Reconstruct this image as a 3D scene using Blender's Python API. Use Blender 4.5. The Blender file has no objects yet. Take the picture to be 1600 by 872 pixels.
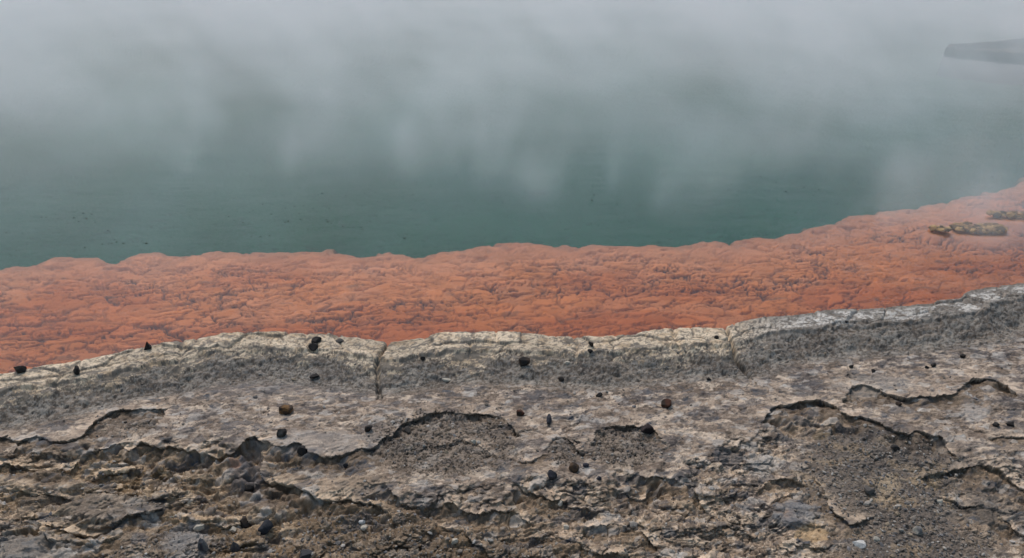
import bpy, bmesh, math, random
import numpy as np
from mathutils import Vector, Matrix

S = bpy.context.scene
COL = S.collection
R = math.radians
random.seed(7)
RNG = np.random.default_rng(7)

# ------------------------------------------------------------------ camera
CAM_H, PITCH, F = 2.0, R(23.0), 1256.0          # metres, down tilt, focal length in photo pixels (photo 1600 wide)
cam_d = bpy.data.cameras.new('camera')
cam_d.sensor_width = 36.0
cam_d.lens = F * 36.0 / 1600.0
cam_d.clip_start = 0.05
cam_d.clip_end = 3000.0
cam = bpy.data.objects.new('camera', cam_d)
COL.objects.link(cam)
cam.location = (0, 0, CAM_H)
cam.rotation_euler = (R(90) - PITCH, 0, 0)
S.camera = cam

# ------------------------------------------------------------------ light: overcast daylight
SUN_EL, SUN_AZ = R(58), R(-25)                   # azimuth measured from +Y (ahead) towards +X
w = bpy.data.worlds.new('World')
S.world = w
w.use_nodes = True
nt = w.node_tree
nt.nodes.clear()
sky = nt.nodes.new('ShaderNodeTexSky')
sky.sky_type = 'NISHITA'
sky.sun_disc = False
sky.sun_elevation = SUN_EL
sky.sun_rotation = SUN_AZ
sky.air_density = 1.0
sky.dust_density = 3.0
sky.ozone_density = 1.0
hs = nt.nodes.new('ShaderNodeHueSaturation')     # cloud deck: most of the blue is gone
hs.inputs['Saturation'].default_value = 1.0
hs.inputs['Hue'].default_value = 0.486
bg = nt.nodes.new('ShaderNodeBackground')
bg.inputs['Strength'].default_value = 0.10
out = nt.nodes.new('ShaderNodeOutputWorld')
nt.links.new(sky.outputs[0], hs.inputs['Color'])
nt.links.new(hs.outputs[0], bg.inputs['Color'])
nt.links.new(bg.outputs[0], out.inputs['Surface'])

sun_d = bpy.data.lights.new('sun', 'SUN')
sun_d.energy = 1.1
sun_d.angle = R(24)
sun_d.color = (1.0, 0.97, 0.93)
sun = bpy.data.objects.new('sun', sun_d)
COL.objects.link(sun)
sun.location = (0, 0, 20)
to_sun = Vector((math.sin(SUN_AZ) * math.cos(SUN_EL), math.cos(SUN_AZ) * math.cos(SUN_EL), math.sin(SUN_EL)))
sun.rotation_euler = to_sun.to_track_quat('Z', 'Y').to_euler()

S.view_settings.view_transform = 'Standard'
S.view_settings.look = 'None'
S.view_settings.exposure = 0.56
S.view_settings.gamma = 1.0
S.view_settings.use_curve_mapping = False
S.cycles.use_denoising = True
S.cycles.use_adaptive_sampling = True
S.cycles.adaptive_threshold = 0.02
S.cycles.volume_bounces = 1
S.cycles.volume_step_rate = 1.0
S.cycles.volume_max_steps = 256
S.cycles.transparent_max_bounces = 64

# ------------------------------------------------------------------ helpers
SP, CP = math.sin(PITCH), math.cos(PITCH)


def at(px, py, z=0.0):
    """the point at height z that the camera, standing where it stands, sees at a photo pixel"""
    a, b = px - 800.0, 436.0 - py
    d = (a, F * CP + b * SP, -F * SP + b * CP)
    t = (z - CAM_H) / d[2]
    return np.array((d[0] * t, d[1] * t, z))


def pts(l, z):
    return np.array([at(x, y, z)[:2] for x, y in l])


def scale_at(p):
    """photo pixels per metre at a point"""
    return F / math.sqrt(p[0] ** 2 + p[1] ** 2 + (CAM_H - p[2]) ** 2) * 1.0


_tabs = {}


def _tab(seed):
    if seed not in _tabs:
        r = np.random.default_rng(seed + 1000)
        p = r.permutation(1024).astype(np.int32)
        a = r.uniform(0, 2 * np.pi, 1024)
        _tabs[seed] = (np.concatenate([p, p]), np.cos(a).astype(np.float32), np.sin(a).astype(np.float32), r.random((1024, 3)).astype(np.float32))
    return _tabs[seed]


def perlin(x, y, seed=0):
    p, gx, gy, _ = _tab(seed)
    x0 = np.floor(x); y0 = np.floor(y)
    fx = (x - x0).astype(np.float32); fy = (y - y0).astype(np.float32)
    ix = x0.astype(np.int32) & 1023; iy = y0.astype(np.int32) & 1023
    jx = (ix + 1) & 1023; jy = (iy + 1) & 1023
    u = fx * fx * fx * (fx * (fx * 6 - 15) + 10); v = fy * fy * fy * (fy * (fy * 6 - 15) + 10)

    def g(a, b, dx, dy):
        h = p[p[a] + b]
        return gx[h] * dx + gy[h] * dy
    n00 = g(ix, iy, fx, fy); n10 = g(jx, iy, fx - 1, fy)
    n01 = g(ix, jy, fx, fy - 1); n11 = g(jx, jy, fx - 1, fy - 1)
    a = n00 + u * (n10 - n00); b = n01 + u * (n11 - n01)
    return (a + v * (b - a)) * 1.5


def fbm(x, y, octv=4, seed=0, gain=0.5):
    r = np.zeros_like(x, dtype=np.float32); a = 1.0; t = 0.0; f = 1.0
    for k in range(octv):
        r += a * perlin(x * f + 17.3 * k, y * f - 9.1 * k, seed + k); t += a; a *= gain; f *= 2.03
    return r / t


def voronoi(x, y, seed=0, jit=0.9):
    """F1, F2 and a random value of the nearest cell"""
    p, _, _, rv = _tab(seed)
    x0 = np.floor(x).astype(np.int32); y0 = np.floor(y).astype(np.int32)
    f1 = np.full(x.shape, 9.0, np.float32); f2 = f1.copy(); cid = np.zeros(x.shape, np.float32)
    for i in (-1, 0, 1):
        for j in (-1, 0, 1):
            cx = x0 + i; cy = y0 + j
            h = p[p[cx & 1023] + (cy & 1023)]
            r = rv[h]
            d = np.hypot(cx + 0.5 + jit * (r[..., 0] - 0.5) - x, cy + 0.5 + jit * (r[..., 1] - 0.5) - y).astype(np.float32)
            nearer = d < f1
            f2 = np.where(nearer, f1, np.minimum(f2, d))
            cid = np.where(nearer, r[..., 2], cid)
            f1 = np.where(nearer, d, f1)
    return f1, f2, cid


def ss(a, b, x):
    t = np.clip((x - a) / (b - a), 0, 1)
    return t * t * (3 - 2 * t)


def sdist(x, y, P):
    """distance to a polyline, positive on its left, with the direction away from it and the overshoot past its ends"""
    best = np.full(x.shape, 1e9, np.float32)
    sg = np.ones_like(best); nx = np.zeros_like(best); ny = np.zeros_like(best); over = np.zeros_like(best)
    n = len(P) - 1
    for i in range(n):
        ax, ay = P[i]; dx, dy = P[i + 1] - P[i]
        L2 = dx * dx + dy * dy + 1e-12; L = math.sqrt(L2)
        t = ((x - ax) * dx + (y - ay) * dy) / L2
        tc = np.clip(t, 0, 1)
        ox = x - ax - tc * dx; oy = y - ay - tc * dy
        d2 = (ox * ox + oy * oy).astype(np.float32)
        m = d2 < best
        best = np.where(m, d2, best)
        sg = np.where(m, np.where(dx * (y - ay) - dy * (x - ax) >= 0, 1.0, -1.0), sg)
        nx = np.where(m, ox, nx); ny = np.where(m, oy, ny)
        o = np.zeros_like(best)
        if i == 0:
            o = np.maximum(o, -t * L)
        if i == n - 1:
            o = np.maximum(o, (t - 1) * L)
        over = np.where(m, o, over)
    d = np.sqrt(best)
    q = np.maximum(d, 1e-6)
    return d * sg, nx / q * sg, ny / q * sg, over


def inpoly(x, y, P):
    r = np.zeros(x.shape, bool)
    n = len(P)
    for i in range(n):
        x1, y1 = P[i]; x2, y2 = P[(i + 1) % n]
        c = (y1 > y) != (y2 > y)
        r ^= c & (x < (x2 - x1) * (y - y1) / (y2 - y1 + 1e-12) + x1)
    return r


def prop(o, label=None, cat=None, group=None, kind=None):
    if label: o['label'] = label
    if cat: o['category'] = cat
    if group: o['group'] = group
    if kind: o['kind'] = kind
    return o


def grid_mesh(name, X, Y, Z, attrs, keep=None, smooth=True):
    """a sheet of quads from arrays of vertex positions, with named colour attributes"""
    nr, nc = X.shape
    co = np.stack([X, Y, Z], -1).reshape(-1, 3).astype(np.float32)
    i = np.arange(nr * nc, dtype=np.int32).reshape(nr, nc)
    q = np.stack([i[:-1, :-1], i[:-1, 1:], i[1:, 1:], i[1:, :-1]], -1).reshape(-1, 4)
    if keep is not None:
        kf = (keep[:-1, :-1] | keep[:-1, 1:] | keep[1:, 1:] | keep[1:, :-1]).reshape(-1)
        q = q[kf]
    used = np.zeros(nr * nc, bool); used[q.reshape(-1)] = True
    remap = np.cumsum(used).astype(np.int32) - 1
    q = remap[q]; co = co[used]
    me = bpy.data.meshes.new(name)
    me.vertices.add(len(co)); me.vertices.foreach_set('co', co.reshape(-1))
    me.loops.add(q.size); me.loops.foreach_set('vertex_index', q.reshape(-1).astype(np.int32))
    me.polygons.add(len(q))
    me.polygons.foreach_set('loop_start', np.arange(0, q.size, 4, dtype=np.int32))
    me.update(calc_edges=True)
    me.polygons.foreach_set('use_smooth', np.full(len(q), smooth))
    for k, a in attrs.items():
        a = a.reshape(-1, 3)[used]
        at_ = me.attributes.new(k, 'FLOAT_COLOR', 'POINT')
        at_.data.foreach_set('color', np.concatenate([a, np.ones((len(a), 1))], 1).astype(np.float32).reshape(-1))
    o = bpy.data.objects.new(name, me)
    COL.objects.link(o)
    return o


class NT:
    """short way of writing node trees"""
    def __init__(self, name):
        self.m = bpy.data.materials.new(name); self.m.use_nodes = True
        self.t = self.m.node_tree; self.t.nodes.clear()
        self.out = self.t.nodes.new('ShaderNodeOutputMaterial')

    def n(self, kind, ins=None, **kw):
        a = self.t.nodes.new('ShaderNode' + kind)
        for k, v in kw.items(): setattr(a, k, v)
        for k, v in (ins or {}).items():
            s = a.inputs[k]
            if hasattr(v, 'links') or isinstance(v, bpy.types.NodeSocket): self.t.links.new(v, s)
            else: s.default_value = v
        return a

    def math(self, op, a, b=0.0, c=0.0, clamp=False):
        return self.n('Math', {0: a, 1: b, 2: c}, operation=op, use_clamp=clamp).outputs[0]

    def to(self, sock, which='Surface'):
        self.t.links.new(sock, self.out.inputs[which])


def mixc(a, b, f):
    """mix arrays of colours"""
    return a + (np.asarray(b, np.float32) - a) * np.asarray(f)[..., None]


# ------------------------------------------------------------------ lines traced on the place
Z0 = -0.02                                       # level of the sinter flat behind the rim
RIM_Z = 0.09
rim_px = [(0, 582), (60, 572), (130, 561), (200, 545), (235, 537), (280, 533), (340, 520), (420, 517), (500, 518), (560, 524),
          (610, 531), (650, 526), (690, 519), (760, 517), (840, 519), (900, 524), (940, 525), (1000, 517), (1060, 512),
          (1125, 512), (1150, 501), (1190, 493), (1250, 488), (1350, 481), (1450, 471), (1493, 466), (1515, 453), (1560, 445), (1600, 440)]
RIM = pts(rim_px, RIM_Z)
far_end = [(4.3, 5.35), (6, 7.0), (8.6, 9.4), (11, 11.8), (11.3, 13.6), (9.5, 14.6), (8.8, 15.0), (8.22, 15.75), (8.5, 16.2), (9.6, 16.6), (11, 17.6), (16, 21), (30, 30)]
RIM = np.vstack([[(-16, 0.3), (-8, 1.2), (-4.0, 2.72)], RIM, far_end])

lip_px = [(0, 424), (40, 418), (80, 410), (110, 404), (150, 403), (180, 411), (215, 400), (240, 397), (280, 404), (320, 397), (395, 394), (450, 398),
          (510, 391), (545, 403), (580, 401), (610, 394), (660, 405), (690, 394), (760, 388), (790, 380), (830, 383), (860, 382), (900, 387),
          (950, 383), (1000, 387), (1060, 389), (1100, 380), (1140, 384), (1160, 373), (1180, 370), (1220, 376), (1260, 360), (1320, 345), (1390, 331),
          (1440, 327), (1480, 318), (1530, 305), (1600, 288)]
LIP_Z = -0.05
LIP = pts(lip_px, LIP_Z)
LIP = np.vstack([[(-16, 2.2), (-8, 3.6), (-4.6, 4.35)], LIP, [(5.4, 7.9), (6.7, 9.9), (8.2, 12.6), (9.3, 13.6), (9.5, 14.5), (8.9, 15.2), (8.75, 16.1), (9.8, 17.4), (16, 23), (30, 33)]])

# stepped ledges: (photo line from left to right with the higher rock on its far side, drop, how far the hollow runs towards the camera)
ledge_px = [
    ([(131, 678), (149, 659), (171, 648), (197, 642), (228, 643), (245, 641), (265, 643), (262, 652), (245, 668)], .030, .10),
    ([(22, 704), (28, 694), (39, 689), (57, 685), (88, 691), (118, 689), (129, 682)], .034, .08),
    ([(-40, 684), (0, 684), (20, 682), (27, 690)], .03, .08),
    ([(206, 700), (223, 690), (245, 696), (272, 696), (307, 701), (337, 706), (364, 700), (385, 689), (400, 683), (417, 689), (431, 700), (448, 700), (463, 694),
      (476, 697), (483, 709), (505, 713), (536, 711), (562, 702), (582, 700), (593, 689), (610, 683), (623, 665), (645, 656), (676, 645), (715, 645),
      (750, 645), (777, 653), (799, 665), (808, 674)], .034, .15),
    ([(409, 700), (412, 722), (411, 740), (431, 746), (457, 751), (474, 762), (492, 770), (518, 773), (545, 773), (575, 777), (597, 783), (612, 799)], .05, .22),
    ([(608, 762), (628, 779), (654, 783), (680, 783), (707, 777), (724, 788), (750, 792), (777, 792), (803, 790), (825, 800)], .030, .12),
    ([(690, 806), (715, 818), (737, 829), (759, 842)], .035, .10),
    ([(690, 697), (707, 691), (724, 685), (746, 694), (768, 710)], .014, .06),
    ([(-40, 722), (0, 722), (44, 726), (105, 728), (123, 712), (160, 700), (193, 691), (196, 699)], .026, .10),
    ([(60, 738), (105, 734), (153, 731), (210, 724), (226, 714)], .022, .08),
    ([(-40, 757), (0, 759), (57, 762), (105, 760), (125, 768)], .02, .08),
    ([(66, 806), (88, 808), (114, 818), (166, 814), (197, 801), (237, 792), (258, 777)], .034, .10),
    ([(58, 806), (61, 828), (88, 838), (131, 840), (175, 828)], .03, .10),
    ([(857, 698), (861, 690), (868, 685), (885, 686), (900, 698), (908, 705)], .022, .08),
    ([(924, 690), (927, 678), (935, 669), (955, 666), (990, 664), (1012, 669), (1025, 677), (1034, 687)], .028, .11),
    ([(813, 725), (833, 722), (854, 712)], .014, .05),
    ([(820, 760), (837, 766), (859, 775), (876, 773), (898, 783), (925, 786)], .028, .10),
    ([(1010, 742), (1025, 744), (1052, 748), (1078, 757), (1104, 780)], .024, .10),
    ([(960, 760), (973, 764), (999, 770), (1014, 756)], .018, .06),
    ([(1050, 862), (1065, 858), (1087, 850), (1113, 862), (1140, 880)], .035, .12),
    ([(1318, 624), (1322, 613), (1329, 604), (1347, 603), (1372, 610), (1403, 620), (1418, 624), (1448, 620), (1489, 618), (1497, 607), (1510, 596), (1524, 590), (1550, 596), (1580, 605), (1588, 614)], .034, .13),
    ([(1193, 652), (1200, 641), (1215, 633), (1246, 627), (1281, 625), (1302, 633), (1312, 645), (1330, 650), (1347, 652), (1362, 657), (1393, 671), (1418, 679), (1433, 673), (1464, 681), (1486, 692), (1492, 706)], .042, .17),
    ([(1225, 664), (1240, 657), (1271, 657), (1318, 662)], .016, .07),
    ([(1440, 736), (1459, 729), (1494, 724), (1524, 721), (1550, 723), (1575, 734), (1600, 752), (1640, 780)], .036, .14),
    ([(1192, 750), (1205, 742), (1226, 738), (1256, 744), (1285, 762)], .026, .08),
    ([(1214, 768), (1225, 761), (1246, 759), (1265, 772)], .016, .05),
    ([(1480, 766), (1495, 771), (1514, 779), (1555, 782), (1585, 800), (1625, 830)], .026, .10),
    ([(1555, 684), (1575, 682), (1625, 683)], .02, .06),
    ([(1280, 745), (1310, 790), (1330, 806), (1352, 800)], .026, .09),
    ([(300, 738), (340, 742), (372, 734), (388, 728)], .018, .07),
    ([(265, 790), (300, 802), (345, 804), (380, 796), (430, 792)], .02, .09),
    ([(405, 806), (425, 796), (440, 798), (436, 812)], .018, .05),
    ([(440, 818), (462, 838), (480, 860), (486, 880)], .02, .08),
    ([(830, 820), (880, 826), (930, 846), (975, 850)], .022, .10),
    ([(920, 812), (960, 806), (1005, 820), (1030, 836)], .02, .08),
]
LEDGES = [(pts(p, Z0 - 0.01), d * .92, L) for p, d, L in ledge_px]


def px_of(x, y, z=Z0):
    """where a point of the flat lies in the photo (used to read its tones off the survey lines)"""
    dz = z - CAM_H
    f = y * CP - dz * SP
    f = np.where(f < 0.2, 0.2, f)
    u = y * SP + dz * CP
    return 800 + F * x / f, 436 - F * u / f


def ell(PX, PY, cx, cy, rx, ry, soft=0.35):
    return ss(1 + soft, 1 - soft, np.hypot((PX - cx) / rx, (PY - cy) / ry))


def ground_field(X, Y, fine=True):
    """shape and mineral tones of the sinter terrace"""
    X = X.astype(np.float32); Y = Y.astype(np.float32)
    n12 = fbm(X * 8, Y * 8, 3, 11); n12b = fbm(X * 8 + 50, Y * 8, 3, 14)
    n3 = perlin(X * 34, Y * 34, 17); n3b = perlin(X * 34 + 9, Y * 34, 18)
    n8 = fbm(X * 85, Y * 85, 2, 19); n8b = fbm(X * 85 + 9, Y * 85, 2, 20)
    WX = X + .016 * n12 + .007 * n3 + .004 * n8; WY = Y + .016 * n12b + .007 * n3b + .004 * n8b
    s, rnx, rny, _ = sdist(X + .015 * n12 + .004 * n3, Y + .012 * n12b + .004 * n3b, RIM)
    s = -s                                        # positive on land
    sm, _, _, _ = sdist(X, Y, RIM); sm = -sm
    land = ss(-.01, .03, s)
    PX, PY = px_of(X, Y)

    # ---- where the rock is smooth, rough, layered
    bound = np.interp(PX, [-400, 0, 130, 200, 420, 600, 700, 850, 1050, 1150, 1260, 1400, 1600, 2000], [700, 700, 690, 690, 690, 735, 765, 750, 738, 690, 640, 700, 700, 700])
    low = ss(-10, 26, PY - bound + 22 * n12 + 8 * n3) * ss(.45, .6, sm)  # broken rock towards the camera
    low *= 1 - .45 * ss(1180, 1330, PX)
    calm = np.maximum.reduce([ell(PX, PY, 70, 850, 75, 30), ell(PX, PY, 240, 842, 90, 36), ell(PX, PY, 170, 785, 75, 20), ell(PX, PY, 520, 742, 90, 22), ell(PX, PY, 380, 725, 40, 22),
                              ell(PX, PY, 640, 755, 60, 14), ell(PX, PY, 60, 742, 70, 12), ell(PX, PY, 420, 765, 60, 20), ell(PX, PY, 1245, 790, 40, 18)])
    low *= .88 - .66 * calm
    plat = ss(.36, .46, sm) * (1 - low)                                   # pale flat band behind the rim
    left = ss(560, 330, PX) * low
    right = ss(1120, 1260, PX)
    basin = np.maximum.reduce([ell(PX, PY, 1380, 735, 125, 60), ell(PX, PY, 1440, 820, 110, 75), ell(PX, PY, 1345, 700, 70, 35)]) * (1 - ell(PX, PY, 1540, 775, 55, 45))
    midrough = np.maximum(ell(PX, PY, 1120, 790, 190, 110), ell(PX, PY, 920, 830, 260, 60))
    gravel = np.maximum.reduce([ell(PX, PY, 560, 825, 140, 48), ell(PX, PY, 740, 850, 130, 40), ell(PX, PY, 340, 845, 150, 40) * .7, basin])
    pock = np.maximum.reduce([ell(PX, PY, 700, 690, 112, 48), ell(PX, PY, 975, 695, 55, 32), ell(PX, PY, 885, 705, 28, 20), ell(PX, PY, 200, 665, 60, 18) * .5])

    # ---- broad form
    z = Z0 + .018 * fbm(X * 1.1, Y * 1.1, 3, 21) * ss(.2, .6, sm)
    z -= .03 * low + .05 * ss(1.0, 1.9, sm)
    z -= .015 * basin
    # rim: crest by the water, slope to the flat
    crest = RIM_Z + .008 * fbm(X * 3, Y * 3, 2, 31) + .004 * n12
    face = ss(.11, .34, s + .03 * n12)
    rim = crest - .020 * ss(.0, .13, s)
    tread = (s + .05 * n12 + .02 * n3 + .02 * fbm(X * 4, Y * 4, 2, 34) - .10) / .062
    tread = (np.floor(tread) + ss(.72, 1.0, tread - np.floor(tread))) * .062 + .10
    face = .86 * face + .14 * ss(.10, .36, tread)
    z = rim * (1 - face) + z * face
    rimface = ss(.05, .12, s) * ss(.45, .3, s)  # band along the rim's inner face
    h1, h2, hid = voronoi(X * 9 + .3 * n12, s * 17 + .3 * n12b, 33)
    z += rimface * (.009 * np.sqrt(np.clip(h2 - h1, 0, 1)) * (.3 + hid) - .003)                       # rubbly inner face
    shelf2 = ss(.145, .16, s + .02 * n12 + .012 * n3)
    z -= .010 * shelf2 * (1 - ss(.3, .4, s))
    blk1, blk2, blkid = voronoi(X * 4.2 + .25 * n12, s * 9 + .3 * n12b, 35)       # the crust is broken in uneven blocks
    onrim = ss(.22, .14, s) * ss(-.02, .02, s)
    z += onrim * (.016 * (blkid - .5) - .008 * ss(.08, .0, blk2 - blk1)) + .004 * onrim * fbm(X * 24, s * 40, 3, 37)
    # joints that cross the rim
    for line, dep in (([(613, 528), (604, 545), (590, 565), (592, 600)], .022), ([(1124, 511), (1138, 530), (1150, 550), (1176, 572)], .026),
                      ([(892, 523), (900, 545), (897, 560)], .010), ([(775, 517), (778, 540)], .008), ([(1060, 512), (1052, 530), (1062, 548)], .010),
                      ([(290, 533), (280, 560), (275, 590)], .008), ([(475, 518), (480, 545)], .006)):
        d, _, _, ov = sdist(WX, WY, pts(line, .05))
        z -= 1.4 * dep * np.exp(-(d / .010) ** 2) * np.exp(-(np.maximum(ov, 0) / .02) ** 2)

    # ---- layered flakes: stepped noise
    steps = np.zeros_like(z); lev = np.zeros_like(z)
    rot = .25 * X
    for k, (sc, hgt, sd, msk) in enumerate((
            (2.6, .014, 41, .15 + .55 * np.maximum(left, .55 * low)), (6.0, .0085, 45, .35 + .75 * low),
            (15.0, .0030, 49, .45 + .45 * low), (33.0, .0014, 53, .6 + .4 * low))):
        f = fbm(X * sc + .5 * n12, (Y - .18 * X) * sc * 1.9 + .5 * n12b, 4, sd) * 3.2
        fl = np.floor(f); fr = f - fl
        st = fl + ss(.955, 1.0, fr) + .12 * fr
        steps += hgt * msk * st * (1 - .75 * basin) * ss(.1, .25, sm)
        lev += st * (.9, .7, .5, .4)[k]
    z += steps * ss(.12, .3, s)
    # ---- grit
    # broken plates: each cell of a warped net sits at its own height, edges sharp
    pxw = X + .03 * n12 + .008 * n3; pyw = (Y - .15 * X) + .03 * n12b + .008 * n3b
    p1, p2, pid = voronoi(pxw * 7, pyw * 11, 57)
    q1, q2, qid = voronoi(pxw * 17, pyw * 27, 58)
    o1, o2, oid = voronoi(pxw * 40, pyw * 58, 59)
    pm = ss(.2, .34, s) * (1 - .8 * basin) * (1 - .6 * pock)
    z += pm * (.007 * (.06 + .94 * low) * (1 - .5 * left) * (pid - .5) + .0027 * (.2 + .8 * low) * (qid - .5) + .0016 * (.3 + .7 * low) * (oid - .5))
    z -= pm * (.25 + .75 * low) * (.005 * ss(.05, 0, p2 - p1) + .0025 * ss(.07, 0, q2 - q1) * (qid > .4))
    # thin parallel beds at the left
    fb = (fbm(X * 1.5, (Y - .12 * X) * 7.5, 4, 75, .5) * 3.0 + .3 * n12)
    z += .013 * left * (np.floor(fb) + ss(.94, 1, fb - np.floor(fb)))
    fb2 = (fbm(X * 3 + 5, (Y - .12 * X) * 17, 3, 78, .5) * 2.6)
    z += .006 * left * (np.floor(fb2) + ss(.93, 1, fb2 - np.floor(fb2)))
    rgh = .30 + .65 * midrough + .22 * low * (1 - .6 * left) + .0 * rimface - .15 * basin - .1 * plat
    r1 = fbm(X * 26, Y * 30, 4, 61, .6); r2 = fbm(X * 75, Y * 80, 3, 66, .6)
    z += land * (.0055 * midrough * r1 + .0014 * rgh * r1 + .0016 * np.maximum(rgh, .15) * r2) * (1 - .7 * rimface)
    lump = fbm(X * 9, Y * 10, 3, 70)
    z += land * .015 * midrough * np.abs(lump) - land * .01 * midrough
    big_m = fbm(X * 2.6 + 8, Y * 3.4, 3, 82)
    v1, v2, vid = voronoi(X * 58 + 2 * r1, Y * 58 + 2 * r2, 81)
    z -= pock * .015 * ss(.42, .12, v1) * (vid > .25)
    z -= .004 * np.maximum(midrough, .35) * ss(-.15, .15, big_m) * ss(.35, .1, v1) * (vid > .6)
    c1, c2, cid = voronoi(X * 30 + .8 * n3, Y * 30 + .8 * n3b, 85)
    cob = ss(.0, .35, c2 - c1)
    z += .0055 * gravel * (cob - .5) * (.4 + cid) + .0022 * land * low * (cob - .5) * cid
    onface = ss(.04, .12, s) * ss(.42, .34, s)
    g1, g2, gid = voronoi(X * 46 + 1.2 * n3, Y * 52 + 1.2 * n3b, 83)
    z -= onface * (.0035 * ss(.48, .20, g1) * (gid > .45) * ss(-.15, .2, big_m + .4 * n12) - .0015 * gid)
    # thin cracks on the flats
    k1, k2, _ = voronoi(X * 3.1 + .25 * n12 + .05 * n3, Y * 4.6 + .25 * n12b + .05 * n3b, 91)
    crk = ss(.035, .0, k2 - k1) * ss(.0, .25, fbm(X * 2.2, Y * 2.2, 2, 93)) * ss(.3, .4, sm)
    z -= .006 * crk

    # ---- the big ledges, undercut
    DX = np.zeros_like(z); DY = np.zeros_like(z); hollow = np.zeros_like(z); lipm = np.zeros_like(z)
    if fine:
        for P, d, L in LEDGES:
            lo = P.min(0) - .45; hi = P.max(0) + .45
            m = (X > lo[0]) & (X < hi[0]) & (Y > lo[1]) & (Y < hi[1])
            if not m.any(): continue
            sd, nx, ny, ov = sdist(WX[m], WY[m], P)
            wgt = np.exp(-(np.maximum(ov, 0) / .035) ** 2)
            vary = np.clip(.66 + 1.3 * n12[m] + .3 * n3[m], .08, 1.25)
            q = -sd
            near = (q > 0)
            dig = near * np.exp(-(np.maximum(q, 0) / L) ** 1.6) * wgt
            bed = np.clip(.35 + .55 * perlin(X[m] * 13, Y[m] * 13, 97) + .25 * n3[m], .0, .9)       # an upper bed breaks off nearer the camera than the lower one
            wid = .012 + .05 * np.clip(perlin(X[m] * 7 + 3, Y[m] * 7, 98) + .35, 0, 1)
            z[m] -= d * dig * vary * (1 - bed * (q < wid))
            z[m] += .16 * d * (~near) * np.exp(-np.maximum(sd, 0) / .05) * wgt
            # under the lip: the top leans out, the foot runs in below it
            cut = d * .24 * vary * wgt
            disp = np.where(near, cut * 1.0 * np.exp(-np.maximum(q, 0) / .016), -cut * .45 * np.exp(-np.maximum(sd, 0) / .02))
            # several thin beds show in the drop
            DX[m] += nx * disp; DY[m] += ny * disp
            hollow[m] = np.maximum(hollow[m], dig)
            lipm[m] = np.maximum(lipm[m], (~near) * np.exp(-np.maximum(sd, 0) / .03) * wgt * np.clip(.6 + 1.5 * n12[m], 0, 1))
    z = np.where(s < .02, z - .68 * ss(.015, -.10, s), z)

    # ---- mineral tones (darker in pits, cracks and hollows)
    C = np.empty(X.shape + (3,), np.float32)
    C[...] = (.235, .203, .170)
    big = fbm(X * 2.3, Y * 3.0, 4, 101); mid = fbm(X * 7, Y * 11, 4, 105); sml = fbm(X * 22, Y * 34, 4, 109, .6)
    C = mixc(C, (.150, .122, .090), low * (1 - calm) * ss(-.25, .35, mid + .4 * big) * .85)
    C = mixc(C, (.165, .125, .075), left * ss(-.15, .45, big + .5 * mid))
    C = mixc(C, (.145, .138, .132), right * ss(-.3, .4, big + mid) * .8)
    lt = np.sin(lev * 12.9898) * 43758.5453; lt = lt - np.floor(lt)
    C *= (0.90 + .26 * fbm(X * 4 + 3 * lt, Y * 6, 2, 113))[..., None]
    C *= (1 + pm * ((.25 * (pid - .5) + .35 * (qid - .5)) * (.4 + .6 * low) + .35 * (oid - .5)))[..., None]
    # pale worn skins, dark lichen films
    pale = ss(.10, .24, mid + .30 * sml + .16 * plat + .10 * right * plat - .12 * low)
    C = mixc(C, (.365, .325, .275), pale * (.75 - .3 * low))
    skin = ss(.16, .19, fbm(X * 5 + 11, (Y - .1 * X) * 10, 5, 115, .6) + .05 * sml)            # flakes of pale skin with a sharp outline
    C = mixc(C, (.43, .39, .335), skin * (.85 - .45 * low) * (1 - .6 * basin))
    C = mixc(C, (.105, .100, .104), ss(.10, .22, fbm(X * 4.5 + 30, Y * 8, 5, 117, .6) + .25 * sml) * .65 * (1 - .5 * basin))
    C = mixc(C, (.42, .385, .335), ss(.10, .14, fbm(X * 14 + 3, (Y - .1 * X) * 24, 4, 145, .6)) * ss(-.1, .2, big + .3 * plat) * .42 * (1 - .7 * basin))
    C = mixc(C, (.075, .066, .058), ss(.12, .17, fbm(X * 17 + 3, (Y - .1 * X) * 26, 4, 149, .65)) * .55 * (1 - .5 * basin) * (.5 + .5 * low))
    C = mixc(C, (.055, .047, .040), np.maximum(ss(.06, 0, p2 - p1), ss(.06, 0, q2 - q1) * (qid > .5)) * pm * (.25 + .5 * low) * ss(-.1, .15, mid))
    C = mixc(C, (.062, .056, .050), ss(.14, .24, fbm(X * 38, Y * 44, 3, 121, .65)) * .7 * (.4 + .6 * np.maximum(low, rimface)))
    C = mixc(C, (.42, .39, .35), ss(.20, .28, fbm(X * 46 + 7, Y * 60, 3, 125, .65)) * .6 * (.4 + .6 * low))
    C = mixc(C, (.115, .110, .105), basin * .65)
    C = mixc(C, (.24, .205, .155), basin * ss(.05, .25, mid + .3 * big) * .6)
    C = mixc(C, (.100, .082, .060), gravel * (1 - basin) * .55)
    C = mixc(C, (.20, .18, .155), pock * .7)
    C = mixc(C, (.060, .052, .043), pock * ss(.42, .22, v1) * (vid > .25) * .85)
    C = mixc(C, (.060, .052, .046), ss(.35, .18, v1) * (vid > .6) * ss(-.15, .15, big_m) * land * ss(.3, .4, s) * .7)
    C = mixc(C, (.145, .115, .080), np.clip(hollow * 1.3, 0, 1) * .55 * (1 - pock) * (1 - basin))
    C = mixc(C, (.44, .39, .33), lipm * .75)
    C *= (1 - .35 * crk)[..., None]
    mean = np.array((.185, .160, .135), np.float32)
    C = mean * np.clip(C / mean, .05, 9) ** (1.75 - .4 * low)[..., None]
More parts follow.
